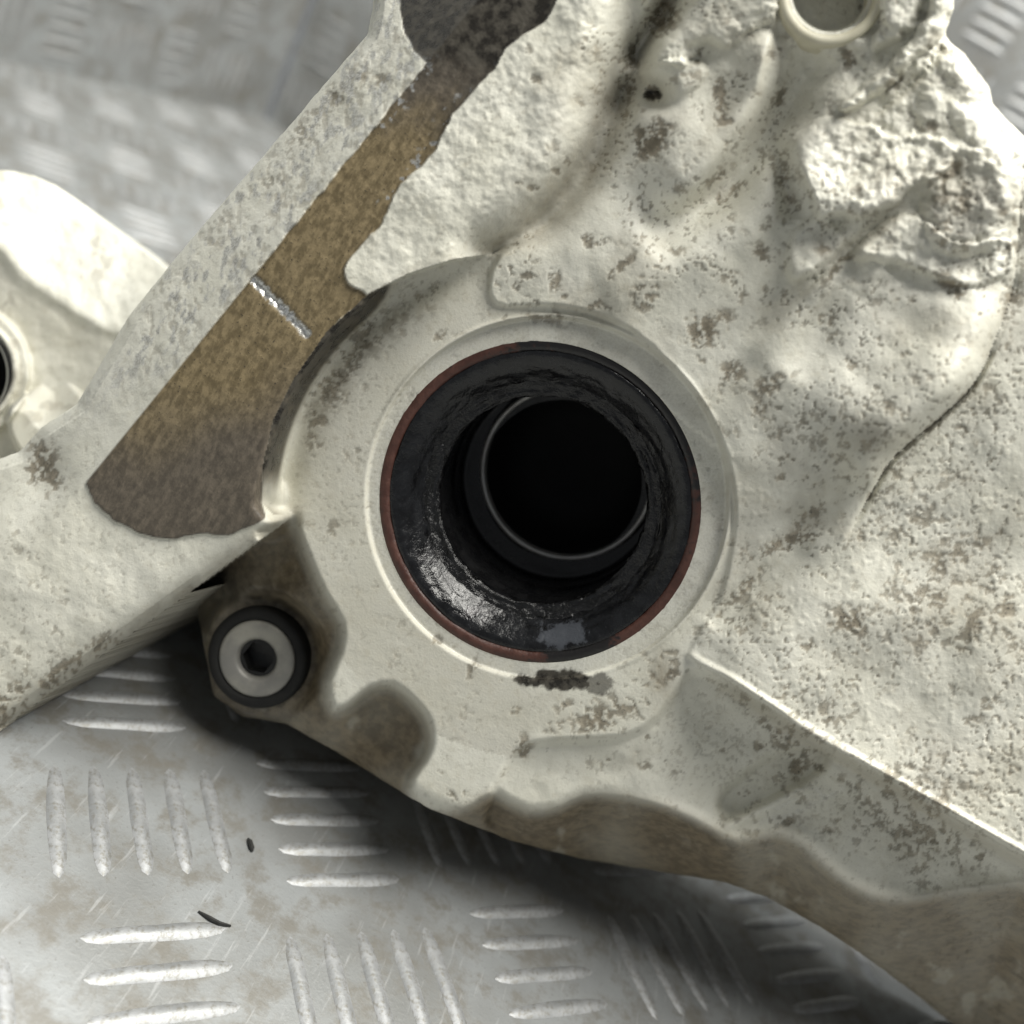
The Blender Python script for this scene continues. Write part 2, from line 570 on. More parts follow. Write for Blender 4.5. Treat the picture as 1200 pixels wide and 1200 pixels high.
g = Grid(-110, 1312, -110, 1312, 1.75)
X, Y = g.X, g.Y
wx = X + 7 * (fbm(X, Y, 60, 3, 1) - .5); wy = Y + 7 * (fbm(X, Y, 60, 3, 5) - .5)
n_lo = fbm(X, Y, 170, 3, 2) - .5
n_md = fbm(X, Y, 38, 4, 3) - .5
n_hi = fbm(X, Y, 11, 4, 4, .6) - .5
r_p = np.hypot(X - 620, Y - 600)
base = basew(X, Y)
_k = (F - base) / F
r_b = np.sqrt(((X - 600) * _k + 600 - CX) ** 2 + ((Y - 600) * _k + 600 - CY) ** 2 + base ** 2)

# --- region outlines (photo pixels)
web = g.poly([(573, 330), (576, 350), (592, 360), (640, 358), (690, 366), (740, 388), (790, 430), (828, 480), (850, 530), (861, 590), (858, 640), (842, 705), (805, 768), (845, 790), (900, 826), (960, 864), (1050, 916), (1130, 962), (1200, 1001), (1330, 1070), (1330, -130), (700, -130), (690, 100), (640, 240), (585, 300)], 2)
flange = g.poly([(440, -130), (437, 10), (431, 40), (395, 82), (330, 158), (262, 236), (205, 303), (150, 372), (110, 440), (90, 474), (50, 500), (22, 530), (-30, 548), (-130, 560), (-130, 945), (0, 856), (80, 797), (150, 746), (240, 682), (345, 604), (322, 604), (306, 590), (309, 545), (322, 490), (345, 445), (383, 390), (432, 346), (480, 322), (530, 306), (578, 298), (612, 276), (655, 236), (694, 182), (712, 130), (722, 95), (738, 40), (760, -130)], 1)
ridge_r = [(578, 298), (612, 276), (655, 236), (694, 182), (712, 130), (724, 90), (738, 40), (760, -130)]
brown = g.poly([(471, -130), (469, 15), (473, 40), (485, 58), (500, 74), (300, 320), (200, 443), (100, 566), (113, 593), (135, 611), (165, 626), (200, 632), (238, 626), (270, 628), (312, 608), (307, 590), (309, 545), (322, 490), (345, 445), (383, 390), (432, 346), (424, 340), (407, 332), (403, 315), (412, 300), (448, 262), (456, 240), (470, 215), (492, 195), (512, 172), (530, 135), (548, 114), (566, 96), (580, 78), (592, 58), (612, 42), (638, 26), (652, 0), (660, -40), (662, -130)], 1)
brown = brown + 5 * (fbm(X, Y, 16, 3, 9) - .5) * sst(330, 420, X + (Y < 400) * 60) + 3.0 * (fbm(X, Y, 9, 2, 8) - .5) * (Y > 575)
dE, sE, pE = g.line([(520, 51), (500, 75), (300, 320), (200, 443), (100, 566)], 1)          # top edge of the face
dR, sR, _ = g.line(ridge_r, 3)
frontb = g.poly([(345, 600), (362, 645), (384, 695), (404, 730), (402, 765), (388, 800), (394, 828), (412, 818), (432, 803), (462, 799), (490, 822), (506, 845), (509, 872), (500, 895), (486, 915), (486, 932), (500, 944), (520, 946), (545, 938), (572, 922), (592, 930), (620, 944), (650, 940), (682, 925), (735, 926), (790, 940), (838, 963), (865, 976), (910, 968), (948, 985), (985, 1019), (1020, 1040), (1060, 1046), (1120, 1036), (1200, 1026), (1330, 1015), (1330, -130), (440, -130), (300, 500)], 2)
outer = g.poly([(440, -130), (437, 10), (431, 40), (395, 82), (330, 158), (262, 236), (205, 303), (150, 372), (110, 440), (90, 474), (50, 500), (22, 530), (-30, 548), (-130, 560), (-130, 945), (0, 856), (80, 797), (150, 746), (228, 691), (236, 740), (250, 815), (285, 840), (335, 848), (400, 884), (470, 928), (500, 946), (545, 964), (600, 985), (680, 1006), (780, 1022), (850, 1034), (900, 1052), (960, 1085), (1020, 1125), (1080, 1170), (1130, 1212), (1250, 1330), (1330, 1330), (1330, 250), (1200, 160), (1176, 136), (1163, 121), (1160, 102), (1146, 84), (1130, 62), (1114, 50), (1107, 40), (1118, 10), (1122, -130)], 1)
apron = g.poly([(588, 906), (600, 886), (618, 873), (660, 868), (730, 864), (770, 840), (800, 796), (822, 786), (900, 836), (960, 874), (1050, 926), (1130, 972), (1200, 1010), (1330, 1080), (1330, 1200), (900, 1200), (600, 1000), (575, 940)], 2)

w = base.copy()
rough_amt = np.full_like(w, 1.0)

# web: slightly proud of the boss, gently rolling
mweb = sst(-3, 4, web)
w = w + 9 * mweb + mweb * 26 * n_lo
# fold running down from the seam, seam line
dF, sF, pF = g.line([(1204, 150), (1197, 215), (1188, 330), (1165, 400), (1140, 450), (1100, 490), (1065, 519), (1040, 544), (1012, 592), (984, 640), (930, 690)], 4)
ampF = (1 - sst(.62, .93, pF)) * (.35 + .65 * sst(.18, .5, pF))
up_side = np.clip(sF, 0, None)
left = sF > 0
fold = np.where(left, np.sqrt(np.clip(1 - (1 - np.clip(sF / 26, 0, 1)) ** 2, 0, 1)) * 20 * np.exp(-np.clip(sF - 26, 0, None) / 85), 0)
w = w + fold * ampF * 2.8 - ampF * 11 * np.exp(-(np.clip(-sF, 0, 99) / 6) ** 2) * (sF < 0) + 3 * np.exp(-((sF + 2) / 2.4) ** 2) * (pF < .32)
w = w - 20 * sst(0, 1, 1 - pF) * 0
# right-hand panel leans back
w = w - np.clip(-sF, 0, 200) * .10 * mweb * (X > 900) * (1 - sst(640, 800, Y))
# folds and valleys of the upper web
def valley(pts, depth, sig, taper=True):
    global w
    d, s, p = g.line(pts, 4)
    t = np.clip(np.sin(np.clip(p, 0, 1) * math.pi), 0, 1) ** .5 if taper else 1
    w = w - depth * np.exp(-(d / sig) ** 2) * t
def step_line(pts, amp, wid, fall, taper=True):
    """raise the left-of-travel side next to a line, sharp at the line, fading with distance"""
    global w
    d, s, p = g.line(pts, 4)
    t = np.clip(np.sin(np.clip(p, 0, 1) * math.pi) * 2.2, 0, 1) if taper else 1
    w = w + amp * sst(-wid, wid, s) * np.exp(-np.clip(s, 0, None) / fall) * t
def lump(pts, amp, edge, pw=.6, warp=0, tilt=0):
    global w
    d = g.poly(pts, 3)
    if warp: d = d + warp * (fbm(X, Y, 14, 3, 6) - .5) * 2 + warp * 3.2 * (fbm(X, Y, 42, 3, 13) - .5)
    t = np.clip(d / edge, 0, 1)
    c = np.mean(np.array(pts, float), 0); dd = np.clip((X - c[0]) * .5 - (Y - c[1]) * .86, -90, 90) * sst(0, edge, d)
    w = w - tilt * dd
    w = w + amp * np.sqrt(np.clip(1 - (1 - t) ** 2, 0, 1)) ** (pw * 2)
    return d

w = w + mweb * 3 * n_md
valley([(962, 60), (930, 110), (896, 160), (852, 216), (806, 252), (760, 282)], 46, 25)
step_line([(908, 30), (896, 80), (878, 140), (836, 205), (790, 250)], 15, 6, 70)
valley([(1060, 236), (1024, 268), (985, 300), (945, 335), (905, 372), (870, 400)], 15, 8)
valley([(915, 165), (918, 200), (925, 232), (930, 258)], 28, 13)
step_line([(700, 365), (745, 330), (800, 300), (860, 300)], 4, 9, 60)
dl1 = lump([(924, 168), (945, 146), (985, 138), (1040, 150), (1085, 152), (1118, 176), (1104, 206), (1066, 222), (1052, 245), (1010, 254), (962, 258), (946, 226), (930, 196)], 17, 12, .55, 5, .20)
dl2 = lump([(1086, 190), (1120, 165), (1160, 185), (1185, 230), (1180, 275), (1140, 300), (1100, 290), (1078, 250)], 13, 30, .8, 6, .22)
dl3 = lump([(996, 300), (1030, 262), (1070, 250), (1120, 285), (1180, 280), (1186, 315), (1146, 336), (1100, 331), (1066, 316), (1030, 308)], 12, 10, .5, 2, .20)
dl4 = lump([(916, 300), (930, 268), (962, 254), (984, 272), (982, 298), (955, 320), (928, 330)], 12, 12, .6, 3, .22)
# long soft swells of the web
def swell(pts, amp, sig):
    valley(pts, -amp, sig)
swell([(700, 330), (780, 300), (860, 290)], 12, 40)
swell([(1150, 340), (1100, 420), (1040, 480), (980, 530)], 16, 42)
swell([(880, 420), (960, 470), (1000, 440)], 9, 50)
swell([(740, 60), (800, 150), (760, 230)], 14, 40)
valley([(905, 640), (960, 600), (1010, 560)], 12, 22)
valley([(835, 735), (880, 690), (950, 640)], 14, 16)
swell([(900, 760), (980, 720), (1080, 740), (1180, 800)], 10, 60)
w = w + 9 * n_md * sst(900, 960, X) * sst(380, 330, Y) * mweb + 13 * (fbm(X * .8 + Y * .6, (Y - X * .75) * .7, 34, 4, 15, .6) - .5) * sst(960, 1010, X) * sst(370, 320, Y) * mweb
swell([(1130, 130), (1060, 200), (990, 290), (930, 370), (880, 420)], 15, 30)
swell([(905, 40), (880, 130), (820, 215), (770, 250)], 16, 24)
swell([(1010, 110), (960, 170), (900, 240), (850, 290)], 13, 26)
valley([(985, 330), (960, 390), (930, 440)], 9, 22)
# rib running up to the right of the sleeve, and its dark side
dk = lump([(1116, -130), (1092, 0), (1062, 50), (1022, 92), (986, 122), (992, 130), (1018, 122), (1048, 96), (1072, 70), (1106, 34), (1130, -130)], 26, 12, .6, 4)
lump([(1010, -130), (1030, 0), (1020, 50), (1040, 60), (1080, 20), (1100, -130)], 20, 20, .7, 5)
w = w - 30 * sst(0, 26, np.clip(1000 - 0, 0, 1) * g.poly([(1104, 42), (1078, 74), (1046, 104), (1016, 130), (1030, 140), (1070, 110), (1110, 66)], 2))
# rough lumps left of the sleeve, trough and cavity beside the flange lobe
lump([(790, -130), (800, 0), (770, 40), (745, 78), (800, 70), (850, 52), (900, 30), (925, -20), (925, -130)], 20, 26, .7, 8)
lump([(748, 78), (790, 70), (830, 76), (828, 95), (800, 110), (775, 120), (752, 108)], 12, 12, .6, 5)
valley([(800, -60), (785, 0), (766, 34), (748, 66)], 55, 15, False)
valley([(722, 122), (735, 104), (752, 98), (768, 106)], 44, 17, False)
w = w - 26 * np.exp(-(((wx - 765) / 8) ** 2 + ((wy + 3 * n_hi * 4 - 111) / 6) ** 2))
lump([(690, 60), (730, 62), (745, 90), (716, 140), (690, 150), (672, 120)], 10, 18, .7, 5)

w = w - 32 * np.exp(-(dR / 22) ** 2) * sst(300, 262, Y)
# boss: pocket bottom, rim rings around the bore
w = w - 5 * (1 - mweb) * sst(205, 312, r_b) * sst(640, 560, X) * sst(700, 580, Y) 
r_r = np.hypot(X - 641, Y - 584)
w = w - 7 * (1 - sst(209, 214, r_r)) + 3.5 * np.exp(-((r_r - 215) / 2.6) ** 2) * sst(.2, .6, (X - CX) / 400 + (CY - Y) / 400 + .55)
pock = (1 - mweb) * sst(-2, 2, 313 - r_p)
w = w - 10 * pock * np.exp(-((r_p - 286) / 15) ** 2) * sst(.1, .5, (560 - X) / 300 + .35) * sst(640, 560, Y)

# ridge under the web and apron below it
dG, sG, pG = g.line([(800, 764), (845, 790), (900, 826), (960, 864), (1050, 916), (1130, 962), (1200, 1001), (1330, 1070)], 3)
w = w + 9 * np.exp(-(np.clip(-sG, 0, 99) / 7) ** 2) * (sG < 3) * sst(0, .1, pG)
w = w + 20 * np.exp(-(np.clip(-sG, 0, None) / 95) ** 2) * (sG < 3) * sst(0, .25, pG) * sst(790, 860, X)
ap = sst(-6, 8, apron)
w = w - ap * (14 + 34 * sst(0, .35, pG) * sst(0, 7, sG)) 
w = w - sst(-6, 40, apron) * 8 + ap * 16 * n_lo + ap * 5 * n_md
w = w - 20 * np.exp(-(np.clip(g.poly([(850, 935), (905, 893), (958, 880), (962, 893), (930, 915), (880, 940), (855, 950)], 3) * -1, 0, None) / 8) ** 2) * ap
d_, s_, p_ = g.line([(852, 968), (890, 950), (935, 924)], 3)
w = w + 8 * np.exp(-(d_ / 7) ** 2)

# flange, lobe and arm (all cut to one machined plane)
mfl = np.where((outer < 5) & (flange > -14) & (X < 445) & ((Y < 560) | (X < 226)), 1.0, sst(-1.2, 1.2, flange))
fl_in = np.where(mfl > .5, np.maximum(flange, .5), flange)
lobe_drop = 66 * (1 - np.sqrt(np.clip(1 - (1 - np.clip(-sR / 105, 0, 1)) ** 2, 0, 1))) if False else None
dist_r = dR
lobe_p = np.clip(1 - (1 - np.clip(dist_r / 62, 0, 1)) ** 2.0, 0, 1)
fl_h = 80
pl = .12 * (X - CX) + .11 * (CY - Y) - 4
strip = np.where((sE < 0) | (sE > 0), 0, 0)
# strip: plane falling away left of the straight edge
ex, ey = -(565 - 75) / 632.6, -(500 - 100) / 632.6
ds = (X - 500) * ex + (Y - 75) * ey            # distance left/up of the edge line
arm_w = pl + fl_h
lobe_zone = sst(400, 440, X) * sst(345, 300, Y)
arm_w = arm_w * (1 - lobe_zone) + lobe_zone * ((base - 26) * (1 - lobe_p) + arm_w * lobe_p)
below = sst(540, 640, Y + .35 * X - 30)
arm_w = arm_w - np.clip(ds, 0, None) * 1.15 * (1 - .75 * below)
face_in = sst(-1, 1, brown)
arm_w = arm_w - 3.0 * face_in
# cream arm below the face: rounds over towards its lower edge and leaves the plane
dlow, slow, _ = g.line([(-130, 945), (0, 856), (80, 797), (150, 746), (240, 682), (345, 604)], 1)
armz = sst(440, 540, Y + .2 * X) * sst(372, 350, X)
t = np.clip(dlow / 60, 0, 1)
arm_w = arm_w - armz * (52 * (1 - np.sqrt(np.clip(1 - (1 - t) ** 2, 0, 1))) * sst(330, 240, X) + 6 * (1 - face_in))
arm_w = arm_w - armz * 14 * np.exp(-(((X - 48) / 30) ** 2 + ((Y - 552) / 40) ** 2))
arm_w = arm_w + (1 - face_in) * (7 * n_lo + 4 * n_md)
# bench clearance for the arm end
w = w * (1 - mfl) + arm_w * mfl

wt = np.clip((r_p - 292) / 20, 0, 1) * (flange < 1.2) * (1 - mweb) * sst(640, 614, Y) * (X < 480) * sst(470, 420, X) * (r_p < 330)
plain = pl + 77
w = np.where((wt > 0) & (mfl < .98), w + (plain - w) * np.clip(wt, 0, 1) ** .85, w)
wall_t = sst(.05, .35, wt) * sst(590, 540, Y)
# recess by the plug, pocket and underside: fall away outside the front outline
fo_ = -frontb
low_zone = (fo_ > -14) & (fl_in < 0)
_sw = 1 + 1.6 * sst(640, 900, X)
stepd = sst(-5 * _sw, 12 * _sw, fo_)
under = np.clip(fo_ - 6, 0, None)
rec = (X < 520) & (Y < 960)
recz = sst(540, 500, X)
w_low = base - stepd * 55 * recz - np.clip(under, 0, 60) * .55 * recz * (Y > 600) \
        - (1 - recz) * (ap * 34 + under * 2.0)
w_low = w_low - sst(300, 225, X) * 70
w = np.where(low_zone, w * (1 - stepd) + w_low * stepd, w)
# bump beside the plug
w = w + 22 * np.exp(-(((X - 345) / 34) ** 2 + ((Y - 718) / 46) ** 2)) * (flange < 0) * stepd
# plug seat
rp = np.hypot(X - 304, Y - 770)
seatw = basew(304, 770) - 92
w = np.where(flange < 0, w * (1 - sst(84, 66, rp)) + seatw * sst(84, 66, rp), w)
w = np.where(flange < 0, w - 46 * sst(44, 40, rp), w)
# silhouette rounding
we = np.clip(outer / 22, 0, 1)
w = w - 26 * (1 - np.sqrt(np.clip(1 - (1 - we) ** 2, 0, 1))) * (flange < 12)
w = w - 12 * (1 - sst(0, 60, outer)) ** 2 * (X > 1000) * (Y < 400)

# sleeve hole at the top
rt = np.hypot(X - 973, Y + 8)
w = w - 40 * sst(46, 42, rt)
w = np.where(rt < 60, w * sst(52, 60, rt) + (basew(973, 30) + 8 - 40 * sst(46, 43, rt)) * (1 - sst(52, 60, rt)), w)

# silver score across the brown face
ds1, ss1, ps1 = g.line([(286, 317), (312, 343), (338, 368), (364, 396)], 2)
score = np.exp(-(ds1 / (5.2 + 3.0 * (fbm(X, Y, 4, 2, 3) - .5))) ** 2) * sst(.0, .06, ps1) * (1 - sst(.94, 1, ps1)) * sst(-1, 2, brown)
w = w - score * (3.5 + 5 * (fbm(X, Y, 5, 2, 11) - .5))

def blur(a, n):
    for _ in range(3):
        for ax in (0, 1):
            pad = [(n + 1, n) if k == ax else (0, 0) for k in (0, 1)]
            c = np.cumsum(np.pad(a, pad, mode='edge'), axis=ax, dtype=np.float64)
            L = a.shape[ax]
            a = (np.take(c, np.arange(2 * n + 1, 2 * n + 1 + L), axis=ax) - np.take(c, np.arange(0, L), axis=ax)) / (2 * n + 1)
    return a
wk = sst(6, 16, web) * sst(3, 12, np.where(pF < .9, dF, 99)) * sst(2, 10, dG) * sst(62, 74, rt) * (1 - .8 * sst(880, 940, X) * sst(370, 320, Y)) * (1 - .8 * sst(120, 80, Y)) * sst(2, 12, outer) * sst(6, 16, dR)
wk = np.maximum(wk, np.exp(-(dR / 12) ** 2) * sst(305, 285, Y))
wk = np.maximum(wk, sst(40, 22, np.hypot(X - 324, Y - 600)))
wk = np.maximum(wk, sst(12, 5, np.abs(r_p - 313)) * (X < 335) * sst(470, 520, Y) * (Y < 625))
w = w * (1 - wk) + blur(w, 3) * wk
# --- dirt, wear and oil masks; some shade is painted in
D = np.zeros_like(w)
def blot(x, y, rx, ry, a=0, s=1.0):
    global D
    c, q = math.cos(math.radians(a)), math.sin(math.radians(a))
    u = ((X - x) * c + (Y - y) * q) / rx; v = (-(X - x) * q + (Y - y) * c) / ry
    D = np.maximum(D, s * np.exp(-(u * u + v * v) ** 1.5 * .7))
for b in [(650, 328, 9, 22, -8, .95), (608, 336, 10, 9, 0, .8), (632, 340, 5, 9, 20, .7), (726, 314, 30, 6, -40, .9), (704, 283, 11, 9, -50, .8), (758, 342, 17, 26, 20, .95),
          (696, 358, 14, 8, -30, .8), (822, 388, 22, 30, 0, .95), (848, 372, 14, 9, 0, .85), (757, 166, 26, 22, -20, 1.1), (775, 150, 14, 18, 10, 1.), (843, 113, 9, 26, -5, 1.05), (912, 116, 7, 20, 30, 1.1), (880, 70, 10, 6, 0, .7),
          (846, 208, 8, 12, 0, 1.1), (864, 222, 7, 15, 35, 1.1), (845, 236, 9, 9, 0, 1.1), (996, 68, 16, 14, 0, 1.05), (955, 128, 8, 8, 0, .7), (905, 262, 22, 9, -10, .8), (920, 296, 16, 13, 10, .85), (893, 305, 9, 9, 0, .9),
          (820, 345, 14, 7, 0, .6), (870, 346, 8, 7, 0, .8), (897, 340, 7, 7, 0, .7), (918, 345, 10, 7, 0, .8), (975, 372, 7, 13, 0, 1.1), (980, 398, 14, 9, 0, .8), (998, 424, 11, 13, 0, .85), (858, 438, 20, 16, 0, .9),
          (905, 448, 30, 18, -30, .75), (890, 478, 26, 9, -35, .75), (915, 480, 26, 10, 0, .7), (925, 538, 14, 10, 0, .8), (975, 535, 24, 12, 0, .7), (1024, 515, 30, 14, -30, .62),
          (950, 600, 30, 10, -25, .75), (920, 640, 60, 13, -22, .95), (870, 690, 46, 9, -48, .85), (880, 735, 30, 26, -40, .72), (830, 720, 34, 10, -60, .7), (1000, 730, 36, 22, 15, .85), (1060, 620, 60, 22, -10, .72), (1110, 660, 50, 26, -20, .75),
          (1090, 700, 50, 22, 10, .8), (1150, 830, 50, 12, -40, .75), (1100, 800, 30, 18, 20, .62), (1060, 560, 26, 12, 0, .7), (1140, 540, 40, 20, 0, .6), (1170, 470, 30, 40, 0, .55), (1100, 880, 50, 14, 30, .5), (1170, 920, 34, 26, 0, .7),
          (1108, 200, 26, 14, -20, .9), (1118, 240, 30, 30, 0, .72), (1108, 268, 20, 10, 0, 1.05), (1085, 318, 26, 7, 12, .8), (1120, 334, 26, 6, 8, .9), (1050, 285, 16, 10, 0, .5), (1180, 290, 20, 10, 0, .85), (1040, 345, 40, 20, 0, .6), (1185, 350, 14, 30, 0, .8),
          (1010, 350, 20, 14, 0, .7), (985, 310, 40, 7, -50, .9), (1030, 195, 50, 36, 0, .48), (1090, 150, 30, 9, 0, .8), (1000, 250, 40, 7, 0, .8), (1070, 130, 30, 30, 0, .45),
          (390, 430, 42, 60, 30, .70), (440, 385, 40, 26, -20, .66), (500, 345, 40, 18, -15, .55), (372, 500, 16, 44, 5, .72), (420, 530, 18, 14, 0, .5), (475, 470, 22, 18, 0, .55), (642, 374, 30, 8, 5, .85), (590, 372, 10, 8, 0, .6),
          (515, 395, 7, 12, 30, .8), (430, 590, 8, 16, 0, .55), (390, 620, 8, 12, 0, .62), (380, 660, 20, 12, 0, .5), (512, 750, 9, 7, 0, 1.0), (555, 785, 12, 14, 20, .8), (440, 690, 12, 10, 0, .5), (700, 845, 36, 26, 0, .82), (740, 825, 34, 22, 0, .8), (610, 880, 12, 18, 25, .95),
          (600, 830, 10, 9, 0, .9), (650, 850, 14, 9, -30, .85), (760, 790, 26, 30, 0, .70), (790, 770, 26, 20, 0, .66), (590, 905, 9, 7, 0, .7), (535, 930, 14, 9, 0, .85), (518, 900, 6, 20, 20, .7), (700, 895, 30, 12, 0, .45),
          (790, 900, 16, 7, 30, .75), (850, 880, 7, 5, 0, .9), (925, 945, 60, 12, -28, .62), (1105, 980, 9, 14, -30, 1.), (1040, 995, 8, 6, 0, .7), (970, 905, 40, 7, 30, .8), (900, 850, 40, 7, 32, .8), (870, 820, 50, 12, 30, .6), (1000, 955, 40, 14, 20, .5),
          (420, 90, 18, 12, 20, .85), (445, 95, 12, 10, 0, .85), (395, 110, 14, 16, 0, .85), (360, 150, 30, 18, -50, .75), (330, 200, 40, 16, -50, .66), (260, 270, 44, 14, -50, .45), (48, 545, 24, 34, 0, .95), (100, 620, 12, 12, 0, .6), (60, 560, 16, 30, 0, .9),
          (30, 640, 40, 30, 0, .42), (120, 690, 60, 20, 0, .3), (40, 760, 60, 30, -30, .55), (80, 784, 90, 14, -35, .9), (10, 826, 60, 24, -35, .95), (60, 700, 60, 40, -30, .4), (650, 180, 16, 20, 0, .5), (690, 110, 24, 14, 0, .5), (625, 220, 10, 6, 0, .9), (665, 190, 6, 6, 0, .9), (620, 60, 6, 9, 0, .7),
          (765, 110, 12, 12, 0, 1.3), (735, 110, 20, 16, 0, .75), (745, 60, 12, 30, 30, .9), (775, 20, 20, 30, 30, 1.0), (700, 60, 16, 14, 0, .5), (870, 30, 50, 20, 0, .45), (800, 90, 30, 12, 0, .6), (1040, 40, 30, 20, 0, .4), (1090, 60, 24, 14, -50, .8), (1050, 95, 26, 9, -45, .8),
          (918, 205, 12, 20, 0, .85), (1170, 110, 12, 10, 0, .8), (1150, 95, 10, 10, 0, .5)]:
    blot(*b)
D = np.maximum(D, 1.15 * np.exp(-((sF + 1.5) / 3.2) ** 2) * sst(.30, .42, pF) * sst(.9, .75, pF))  # shade of the fold crease, painted as a dark line
D = np.maximum(D, .75 * np.exp(-((sF + 12) / 16) ** 2) * sst(.55, .65, pF) * sst(.99, .85, pF))
r9 = np.random.RandomState(21)
for _k in range(190):
    bx, by = r9.uniform(600, 1190), r9.uniform(20, 1010)
    if math.hypot(bx - CX, by - CY) < 225: continue
    br = r9.uniform(2.5, 9) * (1.3 if bx > 820 else 1)
    j0, j1 = int((by - 34 + 110) / g.step), int((by + 34 + 110) / g.step); i0, i1 = int((bx - 34 + 110) / g.step), int((bx + 34 + 110) / g.step)
    sx, sy = X[j0:j1, i0:i1], Y[j0:j1, i0:i1]
    D[j0:j1, i0:i1] = np.maximum(D[j0:j1, i0:i1], r9.uniform(.6, 1.1) * np.exp(-((((sx - bx) / (br * 1.4)) ** 2 + ((sy - by) / br) ** 2)) ** 1.3))
nd1 = fbm(wx, wy, 13, 4, 6, .62); nd2 = fbm(X, Y, 5.5, 3, 2, .6); nd3 = fbm(X, Y, 90, 3, 12)
zone = .08 + .27 * sst(800, 900, X) * sst(340, 480, Y) * (.25 + 1.2 * sst(.42, .62, fbm(X, Y, 120, 3, 9))) + .14 * sst(640, 760, X) + .02 * ap + .10 * ((r_b < 312) & (X < 600)) - .10 * sst(40, 60, flange) * (X > 380)
zone = zone + .05 * (X < 400) * (Y > 560)
dens = np.maximum(D, zone * (.55 + .9 * nd3))
dm = sst(.02, .24, dens * .66 + (nd1 - .5) * 1.1 + (nd2 - .5) * 1.15 - .42)
dm = dm * np.clip(.28 + dens * .85, 0, 1) * (.55 + .9 * np.clip(nd2, 0, .5))
dm = np.clip(.72 * dm + .45 * blur(dm, 4), 0, 1)
# pepper of tiny pits
pep = sst(.675, .76, fbm(X, Y, 4.4, 2, 13, .5)) * sst(.38, .6, fbm(X, Y, 60, 2, 14))
dm = np.maximum(dm, pep * (.28 + .42 * mweb))

brown_m = sst(-1.2, 1.2, brown)
oil_shade = brown_m * sst(120, 60, Y - (X - 520) * .25 + 40 * (nd3 - .5)) * .95
oil_shade = np.maximum(oil_shade, brown_m * sst(24, 4, brown) * sst(480, 520, X) * sst(230, 120, Y) * .6)
oil_shade = np.maximum(oil_shade, sst(.0, .25, 1 - (((X - 652) / 50) ** 2 + ((Y - 797) / 12) ** 2) ** .5 + 1.1 * (nd1 - .5)) * (r_b > 188))
oil_shade = np.maximum(oil_shade, sst(.0, .3, 1 - (((X - 700) / 22) ** 2 + ((Y - 800) / 14) ** 2) ** .5 + 1.3 * (nd1 - .5)) * (r_b > 188) * .75)
oil_shade = np.maximum(oil_shade, .95 * wall_t * (.7 + .6 * nd1))
oil_shade = np.maximum(oil_shade, 1.0 * sst(1.0, .4, ((X - 765) / 11) ** 2 + ((Y - 111) / 7) ** 2 + 2.4 * (nd1 - .5)))  # black spot set in the small hole
oil_shade = np.maximum(oil_shade, .25 * sst(44, 41, rt))
D = np.maximum(D, .9 * sst(46, 40, rt))
oil_shade = np.maximum(oil_shade, .50 * sst(118, 72, rp + .45 * (X - 304)) * (fl_in < 0) * (.5 + nd1))  # grease tone around the plug, also painting in its deep shade
metal = score * .0 + sst(.3, .7, score * 1.35 * (.45 + 1.0 * fbm(X, Y, 4.5, 2, 15)))
strip_m = sst(0, 3, ds) * (flange > 2) * sst(560, 440, Y + .3 * X)
flk = sst(.54, .66, fbm(X * 1.5 + Y * .3, Y * .7, 9, 3, 7, .6)) * sst(.35, .55, fbm(X, Y, 42, 2, 10) + .12 * sst(420, 200, Y))
metal = np.maximum(metal, strip_m * flk * .6)
dm = np.maximum(dm, strip_m * sst(.52, .66, fbm(X * 1.4, Y * .8, 8, 3, 3, .6)) * .45 * sst(.3, .6, fbm(X, Y, 50, 2, 1) + .15))
metal = np.maximum(metal, brown_m * sst(.71, .78, fbm(X, Y, 7, 2, 5)) * sst(22, 4, brown) * (Y < 240) * (X > 440) * .9)
ring_m = sst(187, 189, r_b) * (1 - sst(209, 212, r_r)) * .24
metal = np.maximum(metal, ring_m * (.4 + .9 * nd1))
metal = np.maximum(metal, sst(.45, .6, fbm(X * .4 + Y * .8, Y * .9 - X * .4, 8, 3, 9)) * sst(0, 10, g.poly([(868, 962), (905, 940), (960, 918), (1000, 916), (990, 930), (940, 955), (890, 968)], 3)) * .35)
# brown dirt with painted shade below the front outline; stains and darkened hollows
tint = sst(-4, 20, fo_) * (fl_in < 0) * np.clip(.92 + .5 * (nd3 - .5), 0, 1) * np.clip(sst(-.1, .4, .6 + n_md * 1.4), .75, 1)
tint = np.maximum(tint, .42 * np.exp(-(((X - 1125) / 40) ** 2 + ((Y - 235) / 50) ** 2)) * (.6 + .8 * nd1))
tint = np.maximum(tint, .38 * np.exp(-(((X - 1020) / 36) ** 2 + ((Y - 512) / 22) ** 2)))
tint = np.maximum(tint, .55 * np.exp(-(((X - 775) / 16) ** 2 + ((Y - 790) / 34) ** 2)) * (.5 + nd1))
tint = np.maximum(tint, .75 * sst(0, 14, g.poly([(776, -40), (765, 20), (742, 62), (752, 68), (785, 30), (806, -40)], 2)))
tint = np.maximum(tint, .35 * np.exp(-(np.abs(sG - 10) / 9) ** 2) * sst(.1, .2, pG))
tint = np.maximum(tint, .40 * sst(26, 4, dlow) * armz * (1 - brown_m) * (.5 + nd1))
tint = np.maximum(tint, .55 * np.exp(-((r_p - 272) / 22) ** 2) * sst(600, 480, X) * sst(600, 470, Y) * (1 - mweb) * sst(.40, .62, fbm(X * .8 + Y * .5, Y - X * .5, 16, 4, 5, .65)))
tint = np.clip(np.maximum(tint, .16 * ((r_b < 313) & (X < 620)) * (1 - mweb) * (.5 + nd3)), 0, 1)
tint = np.maximum(tint, .95 * wall_t)
